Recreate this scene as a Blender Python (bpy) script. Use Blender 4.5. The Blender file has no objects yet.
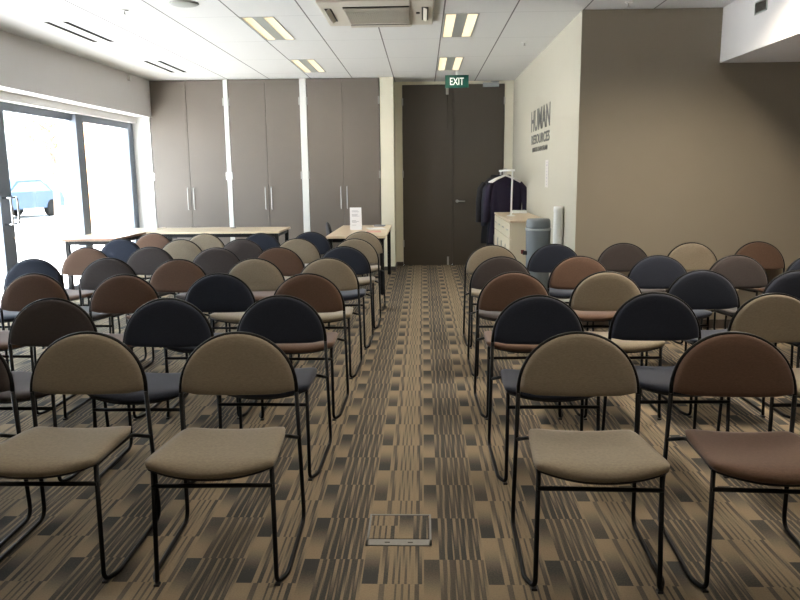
import bpy, bmesh, math, random
from mathutils import Vector, Matrix
random.seed(7)
S = bpy.context.scene
C = S.collection
PI = math.pi

# ------------------------------------------------------------------ camera, world, sun, exposure
H_CAM = 1.42
cam_d = bpy.data.cameras.new('camera'); cam = bpy.data.objects.new('camera', cam_d); C.objects.link(cam)
F_PX, PIT, YAW, ROL = 724.0, .172, .0327, -.0101
cp, sp, cy, sy = math.cos(PIT), math.sin(PIT), math.cos(YAW), math.sin(YAW)
Fv = Vector((-sy*cp, cy*cp, -sp)); Rv = Vector((cy, sy, 0)); Uv = Rv.cross(Fv)
R2 = Rv*math.cos(ROL) + Uv*math.sin(ROL); U2 = -Rv*math.sin(ROL) + Uv*math.cos(ROL)
M4 = Matrix(((R2.x, U2.x, -Fv.x, 0), (R2.y, U2.y, -Fv.y, 0), (R2.z, U2.z, -Fv.z, H_CAM), (0, 0, 0, 1)))
cam.matrix_world = M4
cam_d.sensor_fit = 'HORIZONTAL'; cam_d.sensor_width = 36; cam_d.lens = F_PX*36/800
cam_d.clip_start = .05; cam_d.clip_end = 300
S.camera = cam

w = bpy.data.worlds.new('sky'); S.world = w; w.use_nodes = True
bg = w.node_tree.nodes['Background']; bg.inputs[0].default_value = (.80, .90, 1, 1); bg.inputs[1].default_value = 11
sun_d = bpy.data.lights.new('sun', 'SUN'); sun_d.energy = 95; sun_d.angle = math.radians(.6); sun_d.color = (1, .95, .93)
sun = bpy.data.objects.new('sun', sun_d); C.objects.link(sun)
sun.rotation_euler = Vector((.13, .60, -.80)).to_track_quat('-Z', 'Y').to_euler()

S.view_settings.view_transform = 'Standard'; S.view_settings.look = 'None'
S.view_settings.exposure = -0.30; S.view_settings.gamma = 1; S.view_settings.use_curve_mapping = False

# ------------------------------------------------------------------ helpers
def mat(name, col, rough=.6, metal=0, noise=0, nscale=40, spec=.5, emit=None, estr=0, bump=0, coat=0, sheen=0):
    m = bpy.data.materials.new(name); m.use_nodes = True
    nt = m.node_tree; b = nt.nodes['Principled BSDF']
    b.inputs['Base Color'].default_value = (*col, 1); b.inputs['Roughness'].default_value = rough
    b.inputs['Metallic'].default_value = metal; b.inputs['Specular IOR Level'].default_value = spec
    if coat: b.inputs['Coat Weight'].default_value = coat
    if sheen:
        b.inputs['Sheen Weight'].default_value = sheen; b.inputs['Sheen Roughness'].default_value = .45
        b.inputs['Sheen Tint'].default_value = (.8, .8, .85, 1)
    if emit: b.inputs['Emission Color'].default_value = (*emit, 1); b.inputs['Emission Strength'].default_value = estr
    if noise or bump:
        tc = nt.nodes.new('ShaderNodeTexCoord'); n = nt.nodes.new('ShaderNodeTexNoise')
        n.inputs['Scale'].default_value = nscale; n.inputs['Detail'].default_value = 4
        nt.links.new(tc.outputs['Object'], n.inputs['Vector'])
        if noise:
            r = nt.nodes.new('ShaderNodeMapRange'); r.inputs[3].default_value = 1-noise; r.inputs[4].default_value = 1+noise
            nt.links.new(n.outputs['Fac'], r.inputs[0])
            mx = nt.nodes.new('ShaderNodeVectorMath'); mx.operation = 'SCALE'; mx.inputs[0].default_value = col
            nt.links.new(r.outputs[0], mx.inputs['Scale']); nt.links.new(mx.outputs[0], b.inputs['Base Color'])
        if bump:
            bp = nt.nodes.new('ShaderNodeBump'); bp.inputs['Strength'].default_value = bump; bp.inputs['Distance'].default_value = .002
            nt.links.new(n.outputs['Fac'], bp.inputs['Height']); nt.links.new(bp.outputs[0], b.inputs['Normal'])
    return m

def fabric(name, col):
    """woven upholstery: fine horizontal ribs plus mottled thread colour"""
    m = mat(name, col, rough=.9, spec=.25, sheen=.25)
    nt = m.node_tree; b = nt.nodes['Principled BSDF']
    tc = nt.nodes.new('ShaderNodeTexCoord')
    mp = nt.nodes.new('ShaderNodeMapping'); mp.inputs['Scale'].default_value = (90, 90, 420)
    n = nt.nodes.new('ShaderNodeTexNoise'); n.inputs['Scale'].default_value = 1; n.inputs['Detail'].default_value = 3
    nt.links.new(tc.outputs['Object'], mp.inputs['Vector']); nt.links.new(mp.outputs[0], n.inputs['Vector'])
    r = nt.nodes.new('ShaderNodeMapRange'); r.inputs[1].default_value = .3; r.inputs[2].default_value = .7
    r.inputs[3].default_value = .88; r.inputs[4].default_value = 1.12
    nt.links.new(n.outputs['Fac'], r.inputs[0])
    mx = nt.nodes.new('ShaderNodeVectorMath'); mx.operation = 'SCALE'; mx.inputs[0].default_value = col
    nt.links.new(r.outputs[0], mx.inputs['Scale']); nt.links.new(mx.outputs[0], b.inputs['Base Color'])
    bp = nt.nodes.new('ShaderNodeBump'); bp.inputs['Strength'].default_value = .3; bp.inputs['Distance'].default_value = .001
    nt.links.new(n.outputs['Fac'], bp.inputs['Height']); nt.links.new(bp.outputs[0], b.inputs['Normal'])
    return m

class MB:
    def __init__(s): s.v = []; s.f = []; s.sm = []
    def add(s, vs, fs, smooth=False):
        o = len(s.v); s.v += [tuple(p) for p in vs]; s.f += [tuple(i+o for i in f) for f in fs]; s.sm += [smooth]*len(fs)
        return s
    def box(s, x0, x1, y0, y1, z0, z1):
        vs = [(x, y, z) for x in (x0, x1) for y in (y0, y1) for z in (z0, z1)]
        return s.add(vs, [(0,1,3,2),(4,6,7,5),(0,4,5,1),(2,3,7,6),(0,2,6,4),(1,5,7,3)])
    def rbox(s, x0, x1, y0, y1, z0, z1, r=.005):
        """box with chamfered edges"""
        bm = bmesh.new(); bmesh.ops.create_cube(bm, size=1)
        for v in bm.verts: v.co = Vector(((x0+x1)/2+v.co.x*(x1-x0), (y0+y1)/2+v.co.y*(y1-y0), (z0+z1)/2+v.co.z*(z1-z0)))
        bmesh.ops.bevel(bm, geom=bm.edges[:], offset=r, segments=2, affect='EDGES', profile=.6)
        bm.verts.index_update()
        s.add([v.co[:] for v in bm.verts], [[v.index for v in f.verts] for f in bm.faces]); bm.free(); return s
    def tube(s, pts, r, n=8, caps=True):
        P = [Vector(p) for p in pts]; rs = r if isinstance(r, (list, tuple)) else [r]*len(P)
        T = []
        for i in range(len(P)):
            t = (P[min(i+1, len(P)-1)]-P[max(i-1, 0)]); T.append(t.normalized())
        u = T[0].orthogonal().normalized(); vs = []; fs = []
        for i, p in enumerate(P):
            if i: u = (u - T[i]*u.dot(T[i])).normalized()
            w_ = T[i].cross(u)
            for k in range(n):
                a = 2*PI*k/n; vs.append(p+(u*math.cos(a)+w_*math.sin(a))*rs[i])
        for i in range(len(P)-1):
            for k in range(n): fs.append((i*n+k, i*n+(k+1) % n, (i+1)*n+(k+1) % n, (i+1)*n+k))
        if caps: fs.append(tuple(range(n-1, -1, -1))); fs.append(tuple((len(P)-1)*n+k for k in range(n)))
        return s.add(vs, fs, True)
    def lathe(s, prof, cx=0, cy_=0, n=24):
        vs = []; fs = []
        for r, z in prof:
            for k in range(n): a = 2*PI*k/n; vs.append((cx+r*math.cos(a), cy_+r*math.sin(a), z))
        m = len(prof)
        for i in range(m-1):
            for k in range(n): fs.append((i*n+k, i*n+(k+1) % n, (i+1)*n+(k+1) % n, (i+1)*n+k))
        fs.append(tuple(range(n-1, -1, -1))); fs.append(tuple((m-1)*n+k for k in range(n)))
        return s.add(vs, fs, True)
    def poly_extrude(s, pts, a, b, axis='y'):
        """pts in the plane normal to axis, extruded from a to b"""
        def mk(p, t): return {'x': (t, p[0], p[1]), 'y': (p[0], t, p[1]), 'z': (p[0], p[1], t)}[axis]
        n = len(pts); vs = [mk(p, a) for p in pts]+[mk(p, b) for p in pts]
        fs = [tuple(range(n)), tuple(range(2*n-1, n-1, -1))]+[(i, (i+1) % n, n+(i+1) % n, n+i) for i in range(n)]
        return s.add(vs, fs)
    def build(s, name, m=None, parent=None, loc=None, auto=False):
        me = bpy.data.meshes.new(name); me.from_pydata(s.v, [], s.f)
        bm = bmesh.new(); bm.from_mesh(me); bmesh.ops.recalc_face_normals(bm, faces=bm.faces[:]); bm.to_mesh(me); bm.free()
        for p, q in zip(me.polygons, s.sm): p.use_smooth = q and len(p.vertices) <= 4
        o = bpy.data.objects.new(name, me); C.objects.link(o)
        if m: me.materials.append(m)
        if parent: o.parent = parent
        if loc: o.location = loc
        return o

def fillet(pts, r, n=6):
    P = [Vector(p) for p in pts]; out = [P[0]]
    for i in range(1, len(P)-1):
        a, b, c = P[i-1], P[i], P[i+1]; ra = r[i-1] if isinstance(r, list) else r
        ra = min(ra, (a-b).length*.49, (c-b).length*.49)
        p0 = b+(a-b).normalized()*ra; p2 = b+(c-b).normalized()*ra
        for k in range(n+1):
            t = k/n; out.append(p0*(1-t)**2+b*2*t*(1-t)+p2*t*t)
    out.append(P[-1]); return out

def tag(o, label, cat, group=None, kind=None):
    o['label'] = label; o['category'] = cat
    if group: o['group'] = group
    if kind: o['kind'] = kind
    return o
def thing(name, label, cat, loc=(0, 0, 0), rz=0, group=None):
    o = bpy.data.objects.new(name, None); o.empty_display_size = .1; C.objects.link(o)
    o.location = loc; o.rotation_euler = (0, 0, rz); return tag(o, label, cat, group)
def struct(name, mb, m, parent=None):
    o = mb.build(name, m, parent); 
    if not parent: o['kind'] = 'structure'
    return o
def dup(o, parent=None):
    c = o.copy(); C.objects.link(c)
    if parent: c.parent = parent
    for ch in list(o.children): dup(ch, c)
    return c

# ------------------------------------------------------------------ materials
M = {}
M['wall'] = mat('offwhite_paint', (.45, .425, .35), .75, noise=.02, nscale=6)
M['wall_left'] = mat('white_paint', (.74, .72, .72), .75, noise=.02, nscale=6)
M['wall_tan'] = mat('beige_grey_paint', (.295, .257, .20), .75, noise=.03, nscale=5)
M['white'] = mat('white_gloss_paint', (.82, .82, .80), .4)
M['cream'] = mat('cream_paint', (.78, .74, .60), .6)
M['laminate'] = mat('taupe_laminate', (.165, .140, .118), .42, noise=.04, nscale=3, spec=.45)
M['door'] = mat('shaded_taupe_laminate', (.075, .062, .048), .45, noise=.04, nscale=3)  # cupboard laminate again, darkened to put the recess shade into its colour
M['black'] = mat('black_powder_coat', (.005, .005, .0055), .4, spec=.18)
M['blackplastic'] = mat('black_plastic', (.02, .02, .022), .45)
M['steel'] = mat('brushed_steel', (.55, .54, .52), .32, metal=1)
M['worn_steel'] = mat('worn_steel', (.26, .26, .25), .5, metal=.6, noise=.15, nscale=60)
M['chrome'] = mat('polished_chrome', (.8, .8, .8), .12, metal=1)
M['frame'] = mat('grey_aluminium', (.19, .22, .27), .4, metal=.2)  # lighter bluish tint puts the window glare into the frame colour
M['tabletop'] = mat('pale_maple_laminate', (.66, .54, .39), .3, noise=.05, nscale=12)
M['edge'] = mat('brown_table_edge', (.20, .11, .07), .5)
M['skirt'] = mat('dark_skirting', (.07, .055, .045), .5)
M['acbody'] = mat('ivory_plastic', (.62, .58, .50), .45)
M['acslot'] = mat('dark_slot', (.04, .035, .03), .7)
M['acgrille'] = mat('grey_ivory_grille', (.56, .53, .46), .6)
M['cab'] = mat('cream_laminate', (.72, .65, .50), .4, noise=.02, nscale=5)
M['bin'] = mat('grey_plastic', (.155, .18, .20), .38)
M['bin_light'] = mat('pale_grey_plastic', (.42, .45, .47), .4)
M['paper'] = mat('white_paper', (.85, .85, .86), .7)
M['notice'] = mat('dull_white_paper', (.58, .55, .52), .7)
M['pink'] = mat('pink_paper', (.72, .42, .36), .7)
M['print'] = mat('grey_print', (.30, .30, .34), .7)
M['purple_print'] = mat('violet_print', (.30, .24, .38), .7)
M['exit'] = mat('exit_green', (.002, .055, .04), .4, emit=(.002, .10, .075), estr=.3)
M['exit_text'] = mat('exit_letter_white', (.85, .9, .88), .5, emit=(.8, .95, .9), estr=.35)
M['lettering'] = mat('charcoal_vinyl', (.10, .10, .095), .5)
M['coat_navy'] = mat('dark_violet_cloth', (.012, .007, .026), .9, noise=.2, nscale=25)
M['coat_black'] = mat('black_cloth', (.012, .011, .013), .9, noise=.2, nscale=25)
M['coat_blue'] = mat('dark_blue_cloth', (.010, .012, .022), .9, noise=.2, nscale=25)
M['red'] = mat('red_plastic', (.16, .02, .02), .4)
M['tube'] = mat('fluorescent_tube', (.9, .9, .85), .4, emit=(1, .88, .72), estr=9)
M['reflector'] = mat('louvre_aluminium', (.80, .76, .66), .35, metal=.5)
M['fitting'] = mat('grey_fitting_centre', (.36, .38, .36), .5)
M['fabric_beige'] = fabric('beige_weave', (.235, .198, .145))
M['fabric_brown'] = fabric('rust_brown_weave', (.125, .075, .052))
M['fabric_navy'] = fabric('navy_weave', (.020, .025, .040))
M['fabric_charcoal'] = fabric('charcoal_weave', (.055, .046, .045))
M['fabric_black'] = fabric('black_weave', (.014, .014, .015))
M['concrete'] = mat('pale_paving', (.62, .60, .57), .85, noise=.1, nscale=2)
M['facade'] = mat('pale_render', (.74, .74, .72), .8, noise=.05, nscale=1)
M['facglass'] = mat('blue_window_glass', (.10, .20, .28), .12, spec=.7)
M['brick'] = mat('orange_brick', (.60, .27, .14), .85, noise=.15, nscale=9)
M['carpaint'] = mat('blue_car_paint', (.015, .045, .11), .5)
M['carpaint2'] = mat('teal_car_paint', (.02, .08, .09), .5)
M['rubber'] = mat('tyre_rubber', (.012, .012, .012), .9, spec=.1)
M['bark'] = mat('bark', (.16, .12, .09), .9, noise=.2, nscale=20)
M['leaf'] = mat('leaf_green', (.12, .22, .07), .7, noise=.3, nscale=8)

# clear glass that lets the daylight through
g = bpy.data.materials.new('clear_glass'); g.use_nodes = True; nt = g.node_tree; nt.nodes.clear()
out = nt.nodes.new('ShaderNodeOutputMaterial'); mix = nt.nodes.new('ShaderNodeMixShader'); tr = nt.nodes.new('ShaderNodeBsdfTransparent'); gl = nt.nodes.new('ShaderNodeBsdfGlossy')
tr.inputs[0].default_value = (.93, .96, .97, 1); gl.inputs['Roughness'].default_value = .02
mix.inputs[0].default_value = .05
nt.links.new(tr.outputs[0], mix.inputs[1]); nt.links.new(gl.outputs[0], mix.inputs[2]); nt.links.new(mix.outputs[0], out.inputs[0])
M['glass'] = g

# carpet: columns of stripes between columns of single blocks, every band fading from one yarn to the other
def carpet():
    m = mat('patterned_carpet', (.3, .24, .17), .95, spec=.1); nt = m.node_tree; N = nt.nodes; L = nt.links; b = N['Principled BSDF']
    tc = N.new('ShaderNodeTexCoord'); sep = N.new('ShaderNodeSeparateXYZ'); L.new(tc.outputs['Object'], sep.inputs[0])
    def mth(op, a, bb=None, c=None):
        n = N.new('ShaderNodeMath'); n.operation = op
        for i, v in enumerate((a, bb, c)):
            if v is None: continue
            if isinstance(v, (int, float)): n.inputs[i].default_value = v
            else: L.new(v, n.inputs[i])
        return n.outputs[0]
    PX, PY = .447, .330
    ux = mth('DIVIDE', mth('ADD', sep.outputs[0], .222+PX*40), PX)
    u = mth('FRACT', ux)
    vy = mth('DIVIDE', mth('SUBTRACT', sep.outputs[1], 2.336-PY*40), PY)
    # columns: A block [0,.125) B stripes [.125,.49) share one phase; C block [.49,.62) D stripes [.62,1) are shifted half a band
    half = mth('MULTIPLY', mth('GREATER_THAN', u, .49), .5)
    v = mth('FRACT', mth('SUBTRACT', vy, half))      # 0 near edge of band .. 1 far edge
    row = mth('FLOOR', mth('SUBTRACT', vy, half)); col = mth('FLOOR', ux)
    TAN, DRK, MID = .0, 1.0, .5
    def ramp(stops):
        r = N.new('ShaderNodeValToRGB'); cr = r.color_ramp; cr.interpolation = 'CONSTANT'
        while len(cr.elements) > 1: cr.elements.remove(cr.elements[0])
        cr.elements[0].position = 0; cr.elements[0].color = (stops[0][1],)*3+(1,)
        for p, c in stops[1:]:
            e = cr.elements.new(p); e.color = (c,)*3+(1,)
        L.new(u, r.inputs[0]); return r.outputs[0]
    near = ramp([(0, 1.0), (.125, .1), (.165, .9), (.20, .1), (.235, .75), (.255, .1), (.285, .8), (.30, .1), (.335, .7), (.355, .1), (.385, .2), (.41, .1), (.44, .85), (.475, .15),
                 (.49, .05), (.62, .9), (.67, .2), (.69, .95), (.735, .15), (.75, .9), (.79, .25), (.805, .95), (.85, .1), (.875, .85), (.915, .2), (.93, .9), (.965, .1)])
    far = ramp([(0, .05), (.125, .1), (.14, .7), (.18, .1), (.225, .1), (.26, .8), (.275, .15), (.31, .75), (.33, .1), (.365, .85), (.38, .1), (.415, .9), (.45, .1),
                (.49, 1.0), (.62, .2), (.645, .85), (.68, .15), (.70, .9), (.74, .95), (.755, .15), (.785, .85), (.815, .25), (.83, .95), (.87, .2), (.89, .9), (.94, .1), (.96, .8), (.985, .15)])
    vv = N.new('ShaderNodeMapRange'); vv.interpolation_type = 'SMOOTHSTEP'; vv.inputs[1].default_value = .15; vv.inputs[2].default_value = .85; L.new(v, vv.inputs[0])
    mx = N.new('ShaderNodeMix'); mx.data_type = 'FLOAT'; L.new(vv.outputs[0], mx.inputs[0]); L.new(near, mx.inputs[2]); L.new(far, mx.inputs[3])
    # each band picks slightly different yarn strength
    cmb = N.new('ShaderNodeCombineXYZ'); L.new(row, cmb.inputs[0]); L.new(col, cmb.inputs[1])
    wn = N.new('ShaderNodeTexWhiteNoise'); L.new(cmb.outputs[0], wn.inputs[0])
    ns = N.new('ShaderNodeTexNoise'); ns.inputs['Scale'].default_value = 160; ns.inputs['Detail'].default_value = 2; L.new(tc.outputs['Object'], ns.inputs['Vector'])
    f = mth('ADD', mth('MULTIPLY', mx.outputs[0], mth('ADD', mth('MULTIPLY', wn.outputs[0], .2), .85)), mth('MULTIPLY', mth('SUBTRACT', ns.outputs['Fac'], .5), .5))
    cr = N.new('ShaderNodeValToRGB'); e = cr.color_ramp.elements
    e[0].position = .0; e[0].color = (.285, .225, .152, 1); e[1].position = 1.0; e[1].color = (.058, .058, .057, 1)
    k = cr.color_ramp.elements.new(.45); k.color = (.175, .145, .108, 1)
    L.new(f, cr.inputs[0]); L.new(cr.outputs[0], b.inputs['Base Color'])
    bp = N.new('ShaderNodeBump'); bp.inputs['Strength'].default_value = .5; bp.inputs['Distance'].default_value = .003; L.new(ns.outputs['Fac'], bp.inputs['Height']); L.new(bp.outputs[0], b.inputs['Normal'])
    return m
M['carpet'] = carpet()

# ceiling: exposed grid, main runners every .6 m, fine cross joints every 1.2 m; plain plasterboard margin by the windows
def ceil_mat():
    m = mat('ceiling_tiles', (.82, .82, .80), .8); nt = m.node_tree; N = nt.nodes; L = nt.links; b = N['Principled BSDF']
    tc = N.new('ShaderNodeTexCoord'); sep = N.new('ShaderNodeSeparateXYZ'); L.new(tc.outputs['Object'], sep.inputs[0])
    def mth(op, a, bb=None):
        n = N.new('ShaderNodeMath'); n.operation = op
        for i, v in enumerate((a, bb)):
            if v is None: continue
            if isinstance(v, (int, float)): n.inputs[i].default_value = v
            else: L.new(v, n.inputs[i])
        return n.outputs[0]
    def line(src, off, per, hw):
        fr = mth('FRACT', mth('DIVIDE', mth('ADD', src, per*20-off+per/2), per))
        return mth('LESS_THAN', mth('ABSOLUTE', mth('SUBTRACT', fr, .5)), hw/per)
    lx = line(sep.outputs[0], -2.812, .6, .0065); lx = mth('MULTIPLY', lx, mth('GREATER_THAN', sep.outputs[0], -2.9))
    ly = line(sep.outputs[1], 6.638, 1.2, .0035); ly = mth('MULTIPLY', ly, mth('GREATER_THAN', sep.outputs[0], -2.812))
    ly = mth('MULTIPLY', ly, .5)
    f = mth('MAXIMUM', lx, ly)
    mx = N.new('ShaderNodeMix'); mx.data_type = 'RGBA'; L.new(f, mx.inputs[0]); mx.inputs[6].default_value = (.72, .725, .72, 1); mx.inputs[7].default_value = (.17, .17, .17, 1)
    L.new(mx.outputs[2], b.inputs['Base Color']); return m
M['ceiling'] = ceil_mat()

# ------------------------------------------------------------------ room shell
XL, XR, XB, XF = -3.96, 1.38, 2.57, 5.2       # left wall, return wall, bulkhead face, far right wall
YC, YD, YR, Y0 = 10.77, 11.34, 6.60, -3.2     # cupboards, door, right end wall, wall behind
HC, ZB, ZW, XG = 2.796, 2.34, 2.275, -4.28    # ceiling, bulkhead underside, window head, glass line
struct('floor', MB().box(-4.62, XF+.1, Y0-.1, YD+.1, -.06, 0), M['carpet'])

lights = [(x, y) for x in (-1.60, .205, 1.995) for y in (-.56, 1.84, 4.24, 6.64, 9.04) if not (x > 1.4 and y > 6)]
holes = [(x, x+.29, y+.03, y+1.11) for x, y in lights]
slots = [(-3.395, -3.340, 6.72, 7.72), (-3.225, -3.170, 6.72, 7.72), (-3.370, -3.315, 9.0, 10.0), (-3.205, -3.150, 9.0, 10.0),
         (-3.395, -3.340, 4.4, 5.4), (-3.225, -3.170, 4.4, 5.4)]
allh = holes+slots
xs = sorted(set([XL-.44, XF+.1]+[h[0] for h in allh]+[h[1] for h in allh])); ys = sorted(set([Y0-.1, YD+.1]+[h[2] for h in allh]+[h[3] for h in allh]))
cm = MB()
for i in range(len(xs)-1):
    for j in range(len(ys)-1):
        mx_, my_ = (xs[i]+xs[i+1])/2, (ys[j]+ys[j+1])/2
        if any(h[0] < mx_ < h[1] and h[2] < my_ < h[3] for h in allh): continue
        cm.add([(xs[i], ys[j], HC), (xs[i+1], ys[j], HC), (xs[i+1], ys[j+1], HC), (xs[i], ys[j+1], HC)], [(0, 3, 2, 1)])
struct('ceiling', cm, M['ceiling'])
struct('roof_slab', MB().box(-4.62, XF+.2, Y0-.2, YD+.25, HC+.25, HC+.5), M['wall'])

# left side: solid band over the windows, sill-less glazing below, solid end by the back wall
wl = MB(); wl.box(XL-.44, XL, Y0, YC, ZW, HC-.001)
wl.box(-4.62, XL, Y0-.1, 4.05, 0, ZW)  # unseen stretch, extended solid to hold daylight off the front rows
struct('wall_left', wl, M['wall_left'])
struct('wall_left_return', MB().box(-4.62, -3.995, YC, YC+.6, 0, HC-.001), M['white'])
struct('trim_1', MB().box(XG-.05, XG+.10, 4.05, YC, 2.19, ZW), M['white'])          # white track pelmet over the sliders
struct('wall_outer_band', MB().box(-4.62, XL-.44, Y0-.1, YC+.6, 2.19, HC+.3), M['facade'])
# back (behind the cupboards) and the door end
wb = MB(); wb.box(-3.995, -.62, YC+.55, YC+.65, 0, HC-.001)
struct('wall_back', wb, M['wall'])
wd = MB(); wd.box(-.42, -.31, YD, YD+.12, 0, HC-.001); wd.box(1.245, XR, YD, YD+.12, 0, HC-.001); wd.box(-.31, 1.245, YD, YD+.12, 2.752, HC-.001)
struct('wall_door', wd, M['cream'])
struct('door_light_stop', MB().box(-.42, XR, YD+.12, YD+.16, 0, HC-.001), M['skirt'])  # unseen sheet added to stop light leaking through the door gaps
struct('wall_pillar', MB().box(-.615, -.42, YC, YD+.12, 0, HC-.001), M['cream'])
struct('baseboard_left', MB().box(-.62, -.408, YC-.012, YC, 0, .06).box(-.42, -.408, YC, YD, 0, .06).box(-.408, -.31, YD-.012, YD, 0, .06), M['skirt'])
wr = MB(); wr.box(XR-.004, XR+.02, YR+.15, YD+.12, 0, HC-.001).box(XR-.004, XR, YR, YR+.15, 0, HC-.001)
struct('wall_right', wr, M['wall'])
struct('wall_end', MB().box(XR, XF+.1, YR, YR+.15, 0, HC-.001), M['wall_tan'])
struct('wall_far_right', MB().box(XF, XF+.1, Y0, YR, 0, HC-.001), M['wall_tan'])
struct('wall_behind', MB().box(-4.62, XF+.1, Y0-.1, Y0, 0, HC-.001), M['wall_tan'])
struct('bulkhead', MB().box(XB, XF, Y0, YR, ZB, HC-.001), M['wall_left'])
struct('baseboard_right', MB().box(XR-.014, XR-.004, YR, YD, 0, .08), M['skirt'])
struct('baseboard_end', MB().box(XR+.02, XF, YR-.012, YR, 0, .08), M['skirt'])

# ------------------------------------------------------------------ glazing (aluminium sliders)
def panel(name, y0, y1, st0=.09, st1=.09, dx=0, top=2.19):
    x0, x1 = XG-.025+dx, XG+.025+dx
    f = MB(); f.box(x0, x1, y0, y0+st0, 0, top); f.box(x0, x1, y1-st1, y1, 0, top); f.box(x0, x1, y0+st0, y1-st1, top-.085, top); f.box(x0, x1, y0+st0, y1-st1, .0, .10)
    o = struct(name, f, M['frame'])
    MB().box(XG-.004+dx, XG+.004+dx, y0+st0, y1-st1, .10, top-.085).build('pane', M['glass'], o)
    return o
panel('window_1', 9.0, 10.70, .20, .10)
d1 = panel('door_1', 7.42, 9.15, .11, .12, dx=-.052)
d2 = panel('door_2', 5.70, 7.42, .12, .11, dx=-.052)
panel('window_2', 4.05, 5.80, .11, .11)
struct('trim_3', MB().box(XG-.03, XG+.03, 10.70, YC, 0, 2.19), M['frame'])
for d, y in ((d1, 7.485), (d2, 7.365)):
    h = MB(); h.tube(fillet([(XG-.03, y, .95), (XG+.055, y, .95), (XG+.055, y, 1.22), (XG-.03, y, 1.22)], .02), .012, 10)
    h.build('pull_handle', M['chrome'], d)
MB().lathe([(.014, -.0), (.014, .01)], 0, 0, 16).build('lock_cylinder', M['chrome'], d1, (XG-.02, 7.48, .80)).rotation_euler = (0, PI/2, 0)

# ------------------------------------------------------------------ built-in cupboards
cx = [(-3.985, -2.89, -3.44), (-2.82, -1.78, -2.28), (-1.68, -.625, -1.16)]
names = ['tall taupe built-in cupboard next to the windows', 'tall taupe built-in cupboard, middle of the three', 'tall taupe built-in cupboard nearest the cream pillar']
for (a, b, c), lab in zip(cx, names):
    t = thing('cupboard', lab, 'cupboard', ((a+b)/2, YC+.3, 0), group='tall built-in cupboards')
    ox, oy = (a+b)/2, YC+.3
    def L_(mb): mb.v = [(x-ox, y-oy, z) for x, y, z in mb.v]; return mb
    L_(MB().box(a, b, YC+.025, YC+.54, 0, HC-.004)).build('carcass', M['laminate'], t)
    for (p, q, hx, hg) in ((a+.004, c-.0025, c-.045, a+.004), (c+.0025, b-.004, c+.045, b-.004)):
        dr = L_(MB().rbox(p, q, YC, YC+.02, .06, HC-.012, .0015)).build('door', M['laminate'], t)
        L_(MB().tube(fillet([(hx, YC+.002, .93), (hx, YC-.032, .93), (hx, YC-.032, 1.25), (hx, YC+.002, 1.25)], .01), .006, 8)).build('handle', M['steel'], dr)
        for z in (.35, 1.42, 2.48):
            L_(MB().rbox(hg-.012, hg+.012, YC-.006, YC+.004, z-.055, z+.055, .003)).build('hinge', M['steel'], dr)
struct('trim_4', MB().box(-2.887, -2.823, YC-.004, YC+.54, 0, HC-.002), M['white'])
struct('trim_5', MB().box(-1.777, -1.683, YC-.004, YC+.54, 0, HC-.002), M['white'])

# ------------------------------------------------------------------ double entrance door
dd = MB().rbox(-.305, .458, YD-.005, YD+.04, .008, 2.748, .002); d3 = struct('door_3', dd, M['door'])
dd = MB().rbox(.464, 1.24, YD-.005, YD+.04, .008, 2.748, .002); d4 = struct('door_4', dd, M['door'])
MB().rbox(.355, .395, YD-.02, YD-.004, 2.60, 2.72, .003).build('flush_bolt', M['steel'], d3)
MB().tube([(.375, YD-.012, 2.60), (.375, YD-.012, 2.10)], .004, 6).build('bolt_rod', M['skirt'], d3)
MB().rbox(.375, .405, YD-.02, YD-.004, .01, .14, .003).build('bottom_bolt', M['steel'], d3)
lv = MB(); lv.tube([(.53, YD-.003, 1.0), (.53, YD-.05, 1.0)], .011, 10); lv.tube(fillet([(.53, YD-.05, 1.0), (.65, YD-.052, 1.0)], .01), .009, 10)
lh = lv.build('lever_handle', M['steel'], d4)
ro = MB().lathe([(.026, 0), (.026, .008)], 0, 0, 20).build('rose', M['steel'], lh, (.53, YD-.004, 1.0)); ro.rotation_euler = (PI/2, 0, 0)
cl = thing('door_closer', 'pale grey box door closer at the top of the dark right-hand door', 'door closer', (1.03, YD-.03, 2.70))
MB().rbox(-.12, .12, -.03, .02, 0, .06, .004).build('body', M['bin_light'], cl)
MB().tube([(.02, -.01, .06), (.12, .0, .075), (.0, .02, .082)], .006, 6).build('arm', M['bin_light'], cl)
for x, zs in ((-.305, (.35, 1.42, 2.5)), (1.24, (.35, 1.42, 2.5))):
    p = d3 if x < 0 else d4
    for z in zs: MB().rbox(x-.012, x+.012, YD-.014, YD-.003, z-.055, z+.055, .003).build('hinge', M['steel'], p)

# ------------------------------------------------------------------ exit sign
ex = thing('exit_sign', 'green and white exit sign hung from the ceiling before the dark doors', 'sign', (.47, 10.25, 2.575))
MB().rbox(-.16, .16, -.018, .018, 0, .165, .004).build('panel', M['exit'], ex)
MB().box(-.02, .02, -.012, .012, .165, HC-2.575-.002).build('bracket', M['white'], ex)
def text(body, name, parent, loc, rot, w_, h_, m, ext=.001, bold=0):
    cu = bpy.data.curves.new(name, 'FONT'); cu.body = body; cu.extrude = ext; cu.size = 1; cu.align_x = 'LEFT'; cu.offset = bold
    o = bpy.data.objects.new('tmp', cu); C.objects.link(o); bpy.context.view_layer.update()
    me = bpy.data.meshes.new_from_object(o.evaluated_get(bpy.context.evaluated_depsgraph_get())); bpy.data.objects.remove(o)
    xa = [v.co.x for v in me.vertices]; ya = [v.co.y for v in me.vertices]
    for v in me.vertices:
        v.co.x = (v.co.x-min(xa))/(max(xa)-min(xa))*w_; v.co.y = (v.co.y-min(ya))/(max(ya)-min(ya))*h_
    me.name = name; me.materials.clear(); me.materials.append(m)
    n = bpy.data.objects.new(name, me); C.objects.link(n); n.location = loc; n.rotation_euler = rot
    if parent: n.parent = parent
    return n
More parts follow.
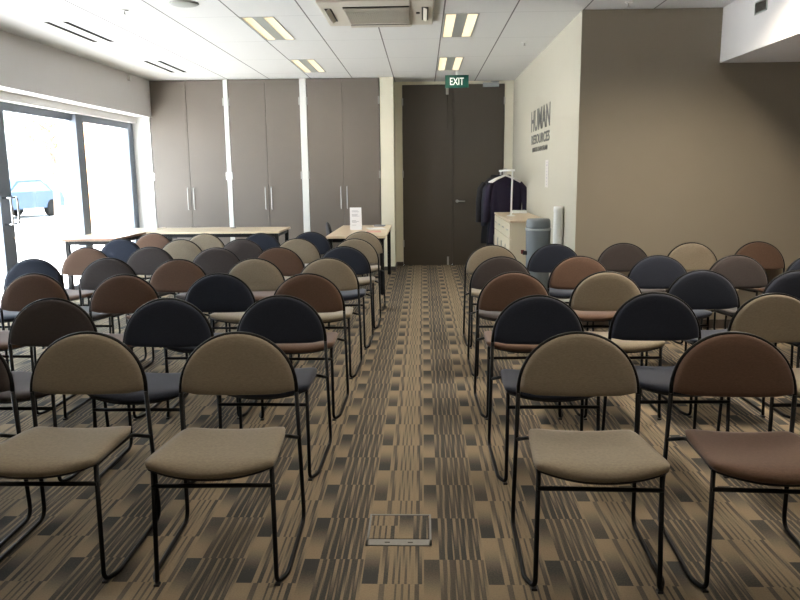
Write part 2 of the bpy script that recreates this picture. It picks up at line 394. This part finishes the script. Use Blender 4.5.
text('EXIT', 'lettering', ex, (-.095, -.0195, .035), (PI/2, 0, 0), .19, .095, M['exit_text'], bold=.01)

# ------------------------------------------------------------------ lettering on the right-hand wall
wt = thing('wall_lettering', 'three lines of grey vinyl lettering on the cream wall above the cabinet', 'wall lettering', (XR-.006, 8.75, 1.65))
rot = (PI/2, 0, -PI/2)
text('HUMAN', 'lettering', wt, (0, .70, .27), rot, 1.38, .255, M['lettering'], .001, .02)
text('RESOURCES', 'lettering', wt, (0, .66, .115), rot, 1.33, .115, M['lettering'], .001, .02)
text('INSTITUTE OF NEW ZEALAND', 'lettering', wt, (0, .56, .022), rot, 1.12, .055, M['lettering'], .001, .02)
nt_ = thing('wall_notice', 'narrow pale notice with violet marks stuck below the wall lettering', 'notice', (XR-.006, 8.2, 1.26))
MB().box(-.001, .001, -.10, .10, 0, .30).build('sheet', M['notice'], nt_)
nm = MB(); zz = .03
while zz < .27:
    wdt = random.uniform(.02, .06); nm.box(-.0025, -.001, -wdt/2-.01, wdt/2-.01, zz, zz+random.uniform(.006, .02)); zz += .034
nm.build('print', M['purple_print'], nt_)

# ------------------------------------------------------------------ ceiling fittings
def troffer(x, y, lab):
    t = thing('ceiling_light', lab, 'ceiling light', (x+.145, y+.57, HC), group='recessed twin tube ceiling lights')
    hw, hl, D = .145, .54, .095
    h = MB(); h.box(-hw, -hw+.004, -hl, hl, 0, D); h.box(hw-.004, hw, -hl, hl, 0, D); h.box(-hw, hw, -hl, -hl+.004, 0, D); h.box(-hw, hw, hl-.004, hl, 0, D); h.box(-hw, hw, -hl, hl, D, D+.004)
    h.build('housing', M['reflector'], t)
    fr = MB(); e = .008
    fr.box(-hw-e, -hw+.004, -hl-e, hl+e, -.004, 0).box(hw-.004, hw+e, -hl-e, hl+e, -.004, 0).box(-hw, hw, -hl-e, -hl+.004, -.004, 0).box(-hw, hw, hl-.004, hl+e, -.004, 0)
    fr.build('rim', M['fitting'], t)
    MB().box(-.05, .05, -hl+.005, hl-.005, -.001, .02).build('centre_panel', M['fitting'], t)
    for s in (-1, 1):
        c = s*.095
        MB().tube([(c, -hl+.02, .062), (c, hl-.02, .062)], .013, 10).build('tube', M['tube'], t)
        lv = MB()
        for k in range(1, 12):
            yy = -hl+k*2*hl/12; lv.box(c-.043, c+.043, yy-.0015, yy+.0015, .004, .035)
        lv.box(c-.0455, c-.043, -hl+.005, hl-.005, .001, .05).box(c+.043, c+.0455, -hl+.005, hl-.005, .001, .05)
        lv.build('louvre', M['reflector'], t)
    return t
def light_lamp(t, power):
    ld = bpy.data.lights.new('tube_light', 'AREA'); ld.shape = 'RECTANGLE'; ld.size = .24; ld.size_y = 1.04; ld.energy = power; ld.color = (1, .87, .70); ld.spread = math.radians(140)
    o = bpy.data.objects.new('tube_light', ld); C.objects.link(o); o.parent = t; o.location = (0, 0, -.003)
cols_ = {-1.60: 'left', .205: 'middle', 1.995: 'right'}
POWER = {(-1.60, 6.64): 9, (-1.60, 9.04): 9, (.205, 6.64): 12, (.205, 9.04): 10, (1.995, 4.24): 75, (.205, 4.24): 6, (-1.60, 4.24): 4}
order = {9.04: 'nearest the back wall', 6.64: 'one back from the farthest', 4.24: 'overhead, above mid room', 1.84: 'overhead, above the front row', -.56: 'behind the viewer'}
for x, y in lights:
    lab = 'recessed twin tube ceiling light, %s line, %s' % (cols_[x], order[y])
    if (x, y) == (-1.60, 9.04): lab = 'small far ceiling light just in front of the middle cupboard'
    if (x, y) == (-1.60, 6.64): lab = 'larger lit ceiling light to the left of the air conditioner'
    if (x, y) == (.205, 6.64): lab = 'larger lit ceiling light to the right of the air conditioner'
    if (x, y) == (.205, 9.04): lab = 'small far ceiling light just above the exit sign'
    t = troffer(x, y, lab); light_lamp(t, POWER.get((x, y), 9 if y > 0 else 5))
# linear air slots
for i, (a, b, c, d) in enumerate(slots):
    where = ['nearer pair, window side', 'nearer pair, room side', 'farther pair, window side', 'farther pair, room side', 'pair out of view, window side', 'pair out of view, room side'][i]
    t = thing('air_slot', 'long dark linear air slot in the ceiling, %s' % where, 'air vent', ((a+b)/2, (c+d)/2, HC), group='linear air slots')
    hx, hy = (b-a)/2, (d-c)/2
    MB().box(-hx, hx, -hy, hy, .05, .055).box(-hx, -hx+.002, -hy, hy, 0, .05).box(hx-.002, hx, -hy, hy, 0, .05).box(-hx, hx, -hy, -hy+.002, 0, .05).box(-hx, hx, hy-.002, hy, 0, .05).build('duct', M['acslot'], t)
    MB().box(-.003, .003, -hy, hy, .01, .02).build('blade', M['frame'], t)
# cassette air conditioner
ac = thing('air_conditioner', 'square ivory cassette air conditioner in the middle of the ceiling', 'air conditioner', (-.375, 6.50, HC))
b = MB(); hw, hl = .47, .47
b.rbox(-hw, hw, -hl, hl, -.030, 0, .010); b.rbox(-.28, .28, -.52, .52, -.036, -.012, .008)
b.build('fascia', M['acbody'], ac)
for nm_, (x0, x1, y0, y1) in {'front': (-.27, .27, -.325, -.275), 'rear': (-.27, .27, .38, .43)}.items():
    MB().box(x0, x1, y0, y1, -.0400, -.034).build('outlet_slot', M['acslot'], ac)
for s in (-1, 1):
    MB().box(s*.40-.028, s*.40+.028, -.25, .25, -.033, -.028).build('outlet_slot', M['acslot'], ac)
    v = MB().box(-.018, .018, -.24, .24, -.003, .003).build('louvre', M['acbody'], ac, (s*.40, 0, -.038)); v.rotation_euler = (0, s*.5, 0)
    v = MB().box(-.27, .27, -.018, .018, -.003, .003).build('louvre', M['acbody'], ac, (0, (.405 if s > 0 else -.30), -.043)); v.rotation_euler = (-s*.5, 0, 0)
gr = MB(); gr.rbox(-.27, .27, -.20, .29, -.044, -.03, .004)
for k in range(30):
    gr.box(-.255+k*.0176, -.251+k*.0176, -.18, .27, -.050, -.044)
for k in range(14): gr.box(-.26, .26, -.18+k*.034, -.176+k*.034, -.052, -.044)
gr.build('grille', M['acgrille'], ac)
MB().lathe([(.016, -.04), (.016, -.03)], .34, -.05, 16).build('sensor', M['acslot'], ac)
# speaker, sprinklers, sensor
sp_ = tag(MB().lathe([(.115, 0), (.115, -.006), (.105, -.012), (.09, -.016), (.03, -.024), (.001, -.025)], 0, 0, 28).build('ceiling_speaker', M['fitting'], None, (-1.915, 6.10, HC)), 'round grey ceiling speaker at the top edge, left of the lights', 'speaker')
def sprinkler(x, y, lab):
    t = thing('sprinkler', lab, 'sprinkler', (x, y, HC), group='ceiling sprinklers')
    MB().lathe([(.032, 0), (.03, -.006), (.014, -.01), (.001, -.01)], 0, 0, 16).build('rose', M['white'], t)
    MB().tube([(0, 0, -.008), (0, 0, -.035)], .007, 8).lathe([(.016, -.035), (.016, -.038)], 0, 0, 12).build('head', M['steel'], t)
sprinkler(-2.49, 6.31, 'small sprinkler head in the ceiling above the windows side')
sprinkler(1.09, 8.12, 'small sprinkler head in the ceiling near the cream right wall')
sprinkler(1.70, 6.34, 'small sprinkler head in the ceiling before the beige end wall')
se = thing('motion_sensor', 'tiny white sensor high on the left wall near the corner', 'sensor', (XL, 10.0, 2.70))
MB().rbox(0, .035, -.03, .03, 0, .07, .006).build('body', M['white'], se)
# bulkhead vent
bv = thing('wall_vent', 'small square grey louvred vent on the white bulkhead', 'air vent', (XB, 5.865, 2.60))
MB().box(-.008, 0, -.10, .10, 0, .01).box(-.008, 0, -.10, .10, .085, .095).box(-.008, 0, -.10, -.09, 0, .095).box(-.008, 0, .09, .10, 0, .095).build('frame', M['fitting'], bv)
MB().box(-.002, 0, -.09, .09, .01, .085).build('backing', M['acslot'], bv)
vs_ = MB()
for k in range(5): vs_.box(-.009, -.002, -.09, .09, .014+k*.015, .020+k*.015)
vs_.build('blade', M['skirt'], bv)

# ------------------------------------------------------------------ floor box
fb = thing('floor_box', 'carpet-topped steel floor power box in the aisle', 'floor box', (-.10, 2.73, 0))
MB().box(-.128, .128, .122, .130, 0, .004).box(-.128, -.120, -.13, .13, 0, .004).box(.120, .128, -.13, .13, 0, .004).box(-.128, .128, -.13, -.085, 0, .004).build('frame', M['worn_steel'], fb)
MB().box(-.118, .118, -.084, -.078, .0, .003).box(-.118, .118, .115, .120, 0, .003).box(-.055, -.035, -.112, -.106, .004, .005).box(.035, .055, -.112, -.106, .004, .005).build('gap', M['acslot'], fb)
lid = MB().box(-.118, .118, 2.652-2.73, 2.845-2.73, .0, .0045); lo = lid.build('lid', M['carpet'], fb)

# ------------------------------------------------------------------ tables
def table(lab, x0, x1, y0, y1, h=.71, grommet=None, edge='tabletop'):
    ox, oy = (x0+x1)/2, (y0+y1)/2
    t = thing('table', lab, 'table', (ox, oy, 0), group='maple laminate tables')
    a, b = (x1-x0)/2, (y1-y0)/2
    top = MB().rbox(-a, a, -b, b, h-.028, h, .003).build('tabletop', M['tabletop'], t)
    eb = MB().box(-a-.001, a+.001, -b-.001, -b+.001, h-.026, h-.003).box(-a-.001, -a+.001, -b, b, h-.026, h-.003).box(a-.001, a+.001, -b, b, h-.026, h-.003); eb.build('edge_band', M[edge], top)
    if grommet:
        MB().lathe([(.04, h), (.04, h+.004), (.03, h+.006), (.001, h+.006)], grommet[0]-ox, grommet[1]-oy, 18).build('cable_grommet', M['blackplastic'], top)
    i = .045
    for sx in (-1, 1):
        for sy_ in (-1, 1):
            l = MB().rbox(sx*(a-i)-.024, sx*(a-i)+.024, sy_*(b-i)-.024, sy_*(b-i)+.024, .012, h-.03, .004).build('leg', M['black'], t)
            MB().lathe([(.016, 0), (.016, .012)], sx*(a-i), sy_*(b-i), 12).build('foot', M['blackplastic'], l)
    f = MB(); zt = h-.03
    for s in (-1, 1):
        f.box(-a+i, a-i, s*(b-i)-.015, s*(b-i)+.015, zt-.045, zt); f.box(s*(a-i)-.015, s*(a-i)+.015, -b+i, b-i, zt-.045, zt)
    f.build('under_frame', M['black'], t)
    return t
table('maple topped table with black legs beside the cream pillar', -1.14, -.44, 8.47, 10.33)
table('long table standing crossways in front of the left and middle cupboards', -3.60, -1.86, 9.32, 10.12, grommet=(-2.62, 9.96))
table('table standing lengthways against the bright windows', -4.235, -3.62, 8.36, 10.12, edge='edge')

# things on the right table
fs = thing('leaflet_stand', 'tall white folded leaflet standing on the maple table by the pillar', 'leaflet', (-.875, 9.45, .71))
MB().box(-.075, .075, -.004, -.001, 0, .29).build('front_panel', M['paper'], fs)
q = MB().box(-.075, .075, -.0015, .0015, 0, .292).build('rear_panel', M['paper'], fs, (0, .055, 0)); q.rotation_euler = (.19, 0, 0)
pm = MB()
for k, z in enumerate((.245, .232, .20, .188, .176, .12, .108, .096, .06)): pm.box(-.05, -.05+random.uniform(.05, .1), -.0052, -.004, z, z+.004)
pm.build('print', M['print'], fs)
tag(MB().box(-.11, .11, -.15, .15, 0, .006).build('paper_sheet', M['paper'], None, (-.62, 9.60, .7105)), 'white paper lying on the maple table right of the leaflet', 'paper').rotation_euler = (0, 0, .25)
tag(MB().box(-.09, .09, -.12, .12, 0, .004).build('booklet', M['pink'], None, (-.62, 9.12, .7105)), 'pink paper lying nearest the chairs on the maple table', 'booklet').rotation_euler = (0, 0, .1)
tag(MB().rbox(-.07, .07, -.05, .05, 0, .02, .004).build('notebook', M['print'], None, (-.60, 10.05, .7105)), 'small grey notebook at the back of the maple table', 'notebook').rotation_euler = (0, 0, -.2)
# power outlet on the cupboard door under the long table
po = thing('power_outlet', 'dark double power outlet low behind the long crossways table', 'power outlet', (-3.75, YC-.001, .50))
MB().rbox(-.06, .06, -.012, 0, 0, .09, .004).build('plate', M['blackplastic'], po)
MB().box(-.04, -.015, -.016, -.012, .03, .06).box(.015, .04, -.016, -.012, .03, .06).build('socket', M['skirt'], po)

# ------------------------------------------------------------------ low cabinet, cooler, cup dispenser
lc = thing('low_cabinet', 'long cream low cabinet standing against the right wall', 'cabinet', (1.163, 8.83, 0))
MB().box(-.195, .205, -.86, .86, .06, .885).build('body', M['cab'], lc)
MB().box(-.17, .205, -.84, .84, 0, .06).build('plinth', M['skirt'], lc)
MB().rbox(-.215, .208, -.88, .88, .885, .91, .003).build('top', M['tabletop'], lc)
for k in range(4):
    y0 = -.85+k*.425
    dr = MB().rbox(-.213, -.197, y0+.003, y0+.422, .10, .70, .002).build('door', M['cab'], lc)
    MB().box(-.226, -.213, y0+.36, y0+.372, .50, .62).build('handle', M['steel'], dr)
    dw = MB().rbox(-.213, -.197, y0+.003, y0+.422, .707, .875, .002).build('drawer', M['cab'], lc)
    MB().box(-.226, -.213, y0+.15, y0+.27, .79, .80).build('handle', M['steel'], dw)
tag(MB().rbox(-.09, .09, -.09, .09, 0, .035, .006).build('tissue_box', M['paper'], None, (1.24, 9.45, .9105)), 'small flat white box on top of the cream cabinet', 'box')

wc = thing('water_cooler', 'round grey water cooler with red tap in front of the cabinet', 'water cooler', (1.16, 7.35, 0))
MB().lathe([(.115, 0), (.125, .02), (.118, .35), (.118, .55), (.124, .84), (.126, .855)], 0, 0, 32).build('body', M['bin'], wc)
MB().lathe([(.129, .852), (.131, .862), (.129, .872)], 0, 0, 32).build('rim', M['bin_light'], wc)
MB().lathe([(.118, .872), (.122, .89), (.120, .945), (.108, .965), (.001, .968)], 0, 0, 32).build('lid', M['bin'], wc)
tp = MB().rbox(-.155, -.105, -.04, .0, .605, .645, .005).build('tap', M['blackplastic'], wc)
MB().rbox(-.172, -.14, -.035, -.01, .615, .655, .004).build('lever', M['red'], tp)
cd = thing('cup_dispenser', 'upright white cup dispenser tube fixed beside the grey water cooler', 'cup dispenser', (1.325, 7.16, .70))
MB().lathe([(.040, .0), (.048, .03), (.048, .34), (.050, .345), (.050, .385), (.044, .395), (.001, .397)], 0, 0, 24).build('tube', M['white'], cd)
MB().rbox(-.07, .052, -.05, .045, -.02, .015, .004).build('bracket', M['white'], cd)
MB().lathe([(.030, -.09), (.040, -.02)], 0, 0, 20).build('cup', M['white'], cd)

# ------------------------------------------------------------------ coat rail
cr_ = thing('coat_rail', 'white coat rail standing between the cream cabinet and the dark doors', 'coat rail', (1.10, 9.6, 0))
MB().tube([(-.04, -.80, .93), (-.03, -.80, 1.46)], .011, 12).build('upright', M['white'], cr_)
MB().lathe([(.05, .911), (.05, .918), (.014, .93)], -.04, -.80, 20).build('foot', M['white'], cr_)
MB().tube([(-.03, .54, .02), (-.03, .54, 1.45)], .011, 12).build('upright', M['white'], cr_)
MB().lathe([(.12, 0), (.12, .012), (.014, .03)], -.03, .54, 20).build('foot', M['white'], cr_)
MB().rbox(-.055, -.005, -.84, .55, 1.440, 1.465, .006).build('rail', M['white'], cr_)

def hanger(x, y, lab, rz=0.0, tilt=0):
    t = thing('coat_hanger', lab, 'coat hanger', (x, y, 1.445), rz, group='white coat hangers')
    h = MB(); h.tube([(0, 0, -.045), (0, 0, -.02), (.018, 0, .0), (.0, 0, .03), (-.02, 0, .034)], .003, 6); h.build('hook', M['steel'], t)
    b = MB(); b.tube([(-.22, 0, -.14), (-.13, 0, -.095), (0, 0, -.05), (.13, 0, -.095), (.22, 0, -.14)], [.010, .010, .009, .010, .010], 8); b.build('shoulder_bar', M['white'], t)
    return t
def coat(x, y, lab, m, wid=.25, z0=.40, arm=.62, rz=0, thick=.055, ztop=1.375):
    t = thing('coat', lab, 'coat', (x, y, 0), rz, group='dark coats on the rail')
    # body: rounded-rectangle sections down from the shoulders, waving at the hem
    secs = []; n = 32
    prof = [(ztop, .05, .035), (ztop-.02, .10, .045), (ztop-.06, wid*.72, .055), (ztop-.11, wid*.95, .06), (ztop-.18, wid, .065), (ztop-.35, wid*.90, .06), (ztop-.55, wid*.86, .065), (z0+.15, wid*.95, .075), (z0, wid*1.0, .08)]
    vs = []; fs = []
    for i, (z, a, b) in enumerate(prof):
        for k in range(n):
            th = 2*PI*k/n; c_, s_ = math.cos(th), math.sin(th)
            px = a*math.copysign(abs(c_)**.7, c_); py = b*.045/.055*math.copysign(abs(s_)**.7, s_)
            py += .010*math.sin(px*55+i*.4)*min(1, i/4); vs.append((px, py, z))
    for i in range(len(prof)-1):
        for k in range(n): fs.append((i*n+k, i*n+(k+1) % n, (i+1)*n+(k+1) % n, (i+1)*n+k))
    fs.append(tuple(range(n))); fs.append(tuple(range(len(prof)*n-1, (len(prof)-1)*n-1, -1)))
    MB().add(vs, fs, True).build('body', m, t)
    for s in (-1, 1):
        MB().tube([(s*wid*.72, 0, ztop-.09), (s*wid*.98, 0, ztop-.17), (s*wid*1.10, -.01, ztop-.34), (s*wid*1.14, -.02, ztop-arm)], [.045, .055, .048, .042], 12).build('sleeve', m, t)
    MB().tube([(-.07, -.02, ztop-.03), (-.05, .03, ztop+.01), (.05, .03, ztop+.01), (.07, -.02, ztop-.03), (.02, -.06, ztop-.13)], .016, 8).build('collar', m, t)
    return t
coat(1.11, 9.79, 'dark violet coat, nearest of those on the coat rail', M['coat_navy'], wid=.232, z0=.50, arm=.60)
coat(1.06, 9.96, 'long dark blue coat hanging just behind the violet one', M['coat_blue'], wid=.20, z0=.33, arm=.66)
coat(1.00, 10.13, 'black coat hanging farthest back on the coat rail', M['coat_black'], wid=.20, z0=.46, arm=.62)
hanger(1.07, 9.45, 'white coat hanger, nearest empty one on the rail', .5)
hanger(1.07, 9.56, 'white coat hanger, middle empty one on the rail', .4)
hanger(1.07, 9.68, 'white coat hanger, empty one closest to the violet coat', .3)

# ------------------------------------------------------------------ stacking chairs
def D_outline(w_, h_, n=28, rc=.02):
    """half-ellipse standing on its flat side, rounded lower corners; (x, z) counter-clockwise"""
    pts = []
    for k in range(n+1):
        a = PI*k/n; pts.append((w_*math.cos(a), h_*math.sin(a)**.92))
    # lower edge, very slightly sagging
    for k in range(1, 8):
        s = -1+2*k/8; pts.append((w_*s*.985, -.012*(1-s*s)**.5-.004))
    return pts
def make_chair(fab, first_label):
    t = thing('stacking_chair', first_label, 'chair')
    y0 = -.30
    R = .0088
    # backrest leans: y as a function of height
    def yb(z): return .492-.022*min(1, z/.5)+.13*max(0, z-.56)
    HW = .232
    for s in (-1, 1):
        path = fillet([(s*.208, y0+.012, .435), (s*.210, y0+.004, .012), (s*.236, y0+.07, .0105), (s*HW, y0+.49, .0105), (s*HW, y0+yb(.535), .535)], [.03, .03, .06, 0.0])
        path = fillet([(s*.205, y0+.030, .435), (s*.210, y0+.008, .0105), (s*.240, y0+.065, .0105), (s*.243, y0+.495, .0105), (s*HW, y0+yb(.565), .565)], [.03, .035, .055])
        lg = MB().tube(path, R, 8).build('sled_leg', M['black'], t)
        MB().rbox(s*.213-.010, s*.213+.010, y0+.002, y0+.026, .0, .008, .002).build('glide', M['blackplastic'], lg)
        # rail carrying the seat, joining the rear leg
        p = fillet([(s*.205, y0+.028, .434), (s*.190, y0+.15, .420), (s*.180, y0+.42, .400), (s*HW, y0+yb(.37)-.003, .372)], [.05, .03])
        MB().tube(p, .008, 8).build('seat_rail', M['black'], t)
    MB().tube([(-.208, y0+.022, .368), (.208, y0+.022, .368)], .0085, 8).build('front_rail', M['black'], t)
    # hoop over the backrest
    hp = []
    for k in range(29):
        a = PI*k/28; z = .565+.234*math.sin(a)**.95; hp.append((HW*math.cos(a), y0+yb(z)+.0*math.sin(a), z))
    MB().tube(hp, R, 8).build('back_hoop', M['black'], t)
    # padded backrest in front of the hoop
    ol = D_outline(.2265, .227); cz = .075; vs = []; fs = []
    layers = [(1.0, .002), (1.0, -.008), (.975, -.019), (.92, -.025), (.75, -.027), (.4, -.029)]
    back = [(.985, .011), (.9, .015), (.4, .017)]
    seq = [(k, d) for k, d in reversed(layers)]+back; n = len(ol)
    for k, d in seq:
        for (x, z) in ol:
            X = x*k; Z = cz+(z-cz)*k; zz = .572+Z; vs.append((X, y0+yb(zz)+d+.02*(1-(X/.226)**2)*0+(.03*(X/.226)**2-.03)*-.0, zz))
    for i in range(len(seq)-1):
        for k in range(n): fs.append((i*n+k, i*n+(k+1) % n, (i+1)*n+(k+1) % n, (i+1)*n+k))
    fs.append(tuple(range(n))); fs.append(tuple(range(len(seq)*n-1, (len(seq)-1)*n-1, -1)))
    MB().add(vs, fs, True).build('backrest', fab, t)
    # saddle-shaped seat cushion
    def seat_mesh(inset, th, lift):
        NU, NV = 20, 18; top = []; bot = []
        for j in range(NV+1):
            tt = j/NV
            for i in range(NU+1):
                u = -1+2*i/NU
                # rounded-rectangle plan
                e = (abs(2*tt-1))**6; w_ = (.228-.026*tt)*(1-.06*e)-inset
                yy = y0-.045+.465*tt+ (.028*(u*u) if tt < .5 else -.02*(u**4))*abs(2*tt-1)**3
                yy = y0+.19+(yy-y0-.19)*(1-inset*2.5)
                x = u*w_
                z = .439+.019*abs(u)**2.2*(.8+.3*(1-tt)) + .022*(1-tt) - .010*max(0, (.22-tt)/.22)**2*(1-.75*u*u)
                m = max(abs(u)**10, abs(2*tt-1)**14); z -= .012*m
                top.append((x, yy, z+lift)); bot.append((x*.985, y0+.19+(yy-y0-.19)*.985, z-th+lift+.010*m))
        W = NU+1; vs = top+bot; o = len(top); fs = []
        for j in range(NV):
            for i in range(NU):
                a = j*W+i; fs.append((a, a+1, a+W+1, a+W)); fs.append((o+a+W, o+a+W+1, o+a+1, o+a))
        ring = [i for i in range(W)]+[j*W+NU for j in range(1, NV+1)]+[NV*W+i for i in range(NU-1, -1, -1)]+[j*W for j in range(NV-1, 0, -1)]
        for k in range(len(ring)):
            a, b_ = ring[k], ring[(k+1) % len(ring)]; fs.append((b_, a, o+a, o+b_))
        return MB().add(vs, fs, True)
    seat_mesh(0, .030, 0).build('seat', fab, t)
    seat_mesh(.008, .010, -.028).build('seat_pan', M['blackplastic'], t)
    return t

protos = {}
def place(colour, label, x, y, rz, group='stacking chairs set out in rows facing the viewer'):
    if colour not in protos: r = protos[colour] = make_chair(M['fabric_'+colour], label)
    else: r = dup(protos[colour])
    r['label'] = label; r['group'] = group; r.location = (x, y, 0); r.rotation_euler = (0, 0, rz)
    return r
word = {'beige': 'beige', 'brown': 'rust-brown', 'navy': 'navy', 'charcoal': 'charcoal'}
rown = ['nearest', 'second', 'third', 'fourth', 'fifth', 'sixth', 'farthest']
coln = ['aisle', 'second from the aisle', 'third from the aisle', 'fourth from the aisle', 'fifth from the aisle']
# per row, from the aisle outwards: colour, x, y of the top of the backrest
LEFT = [
  [('beige', -0.744, 2.812), ('beige', -1.357, 2.821), ('charcoal', -1.905, 2.81)] ,
  [('navy', -0.743, 3.705), ('navy', -1.311, 3.628), ('charcoal', -1.922, 3.645)] ,
  [('brown', -0.736, 4.549), ('navy', -1.309, 4.573), ('brown', -1.913, 4.551), ('brown', -2.541, 4.624)] ,
  [('beige', -0.72, 5.42), ('beige', -1.274, 5.418), ('brown', -1.846, 5.39), ('charcoal', -2.431, 5.501), ('navy', -3.01, 5.479)] ,
  [('navy', -0.693, 6.295), ('brown', -1.262, 6.255), ('charcoal', -1.807, 6.266), ('charcoal', -2.43, 6.37), ('brown', -2.991, 6.346)] ,
  [('beige', -0.669, 7.064), ('beige', -1.244, 7.133), ('charcoal', -1.79, 7.099), ('beige', -2.396, 7.104), ('navy', -3.052, 7.224)] ,
  [('beige', -0.671, 7.932), ('navy', -1.235, 7.944), ('navy', -1.764, 7.83), ('beige', -2.374, 7.818), ('brown', -2.986, 7.942)] ,
]
RIGHT = [
  [('beige', 0.606, 2.794), ('brown', 1.202, 2.785)] ,
  [('navy', 0.586, 3.668), ('navy', 1.2, 3.744), ('beige', 1.788, 3.696)] ,
  [('brown', 0.575, 4.565), ('beige', 1.157, 4.563), ('navy', 1.765, 4.608), ('navy', 2.341, 4.559)] ,
  [('charcoal', 0.586, 5.433), ('brown', 1.171, 5.433), ('navy', 1.755, 5.446), ('charcoal', 2.329, 5.433), ('navy', 2.9, 5.433)] ,
  [('beige', 0.6, 6.32), ('navy', 1.151, 6.371), ('charcoal', 1.761, 6.418), ('beige', 2.352, 6.421), ('brown', 2.95, 6.47)] ,
]
for side, data in (('left', LEFT), ('right', RIGHT)):
    for i, rw in enumerate(data):
        for j, (c, x, y) in enumerate(rw):
            rn = 'farthest' if (side == 'right' and i == 4) else rown[i]
            lab = '%s fabric stacking chair, %s row %s of the aisle, %s' % (word[c], rn, side, 'beside the aisle' if j == 0 else coln[j])
            r = random.uniform(-.02, .02)
            if side == 'left' and i == 0: r = (.03, .02, .05)[j]
            if side == 'right' and i == 0: r = (-.03, -.06)[j]
            place(c, lab, x+.2*math.sin(r), y-.204, r)
place('black', 'black chair pushed in at the left side of the maple table', -1.07, 9.62, PI/2+.25, 'black chair by the small table')

# ------------------------------------------------------------------ outside the windows
struct('pavement', MB().box(-60, -4.62, -40, 90, -.16, -.06), M['concrete'])
bl = thing('building', 'pale rendered building across the street seen through the glass', 'building', (-24, 38, -.06))
MB().box(-5, 0, -26, 34, 0, 9).build('wall', M['facade'], bl)
for k in range(14):
    for z in (.9, 4.6):
        f = MB().rbox(-.04, .06, -24+k*4, -22.2+k*4, z, z+1.7, .02).build('window', M['frame'], bl)
        MB().box(.06, .07, -23.9+k*4, -22.3+k*4, z+.1, z+1.6).build('pane', M['facglass'], f)
bp_ = tag(MB().box(-1.2, 0, -.5, .5, 0, 5).build('brick_pier', M['brick'], None, (-8.6, 21.4, -.06)), 'orange brick pier outside, at the top right of the far window', 'pier')
def car(lab, x, y, m, rz):
    t = thing('car', lab, 'car', (x, y, -.06), rz, group='parked cars outside the windows')
    side = [(-2.1, .35), (-2.1, .80), (-1.9, .90), (-1.2, .95), (-.65, 1.38), (.75, 1.42), (1.45, .98), (2.0, .92), (2.12, .70), (2.12, .35)]
    MB().poly_extrude([(a, b) for a, b in side], -.82, .82, 'y').build('body', m, t)
    for s in (-1, 1): MB().poly_extrude([(-1.05, .97), (-.58, 1.32), (.68, 1.35), (1.25, .99)], s*.80, s*.835, 'y').build('side_window', M['facglass'], t)
    MB().poly_extrude([(-.72, .0)], 0, 0) if False else None
    for s in (-1, 1):
        for xx in (-1.3, 1.3):
            wv = MB().lathe([(.12, -.1), (.31, -.1), (.33, -.07), (.33, .07), (.31, .1), (.12, .1)], 0, 0, 20).build('wheel', M['rubber'], t, (xx, s*.74, .33)); wv.rotation_euler = (PI/2, 0, 0)
car('blue car parked outside beyond the left glass door', -15.5, 27.0, M['carpaint'], 1.45)
car('teal car parked outside, partly behind the door stile', -17.5, 25.5, M['carpaint2'], 1.5)
tr_ = thing('tree', 'slender street tree outside the middle of the windows', 'tree', (-13.5, 26.5, -.06))
tk = MB(); tk.tube([(0, 0, 0), (.05, 0, 1.2), (0, .05, 2.4), (.1, 0, 3.4)], [.13, .11, .09, .05], 10)
for k in range(9):
    a = k*2.4; z = 2.0+k*.16; tk.tube([(0, 0, z), (math.cos(a)*.6, math.sin(a)*.6, z+.35), (math.cos(a)*1.3, math.sin(a)*1.3, z+.6)], [.05, .03, .012], 6)
tk.build('trunk', M['bark'], tr_)
lf = MB()
for k in range(500):
    a = random.uniform(0, 2*PI); rr = 1.5*random.random()**.5; z = random.uniform(2.4, 4.4); p = Vector((math.cos(a)*rr, math.sin(a)*rr, z))
    u = Vector((random.uniform(-1, 1), random.uniform(-1, 1), random.uniform(-1, 1))).normalized(); v = u.orthogonal().normalized(); s = .09
    lf.add([p-u*s, p+v*s*.5, p+u*s, p-v*s*.5], [(0, 1, 2, 3)])
lf.build('foliage', M['leaf'], tr_)
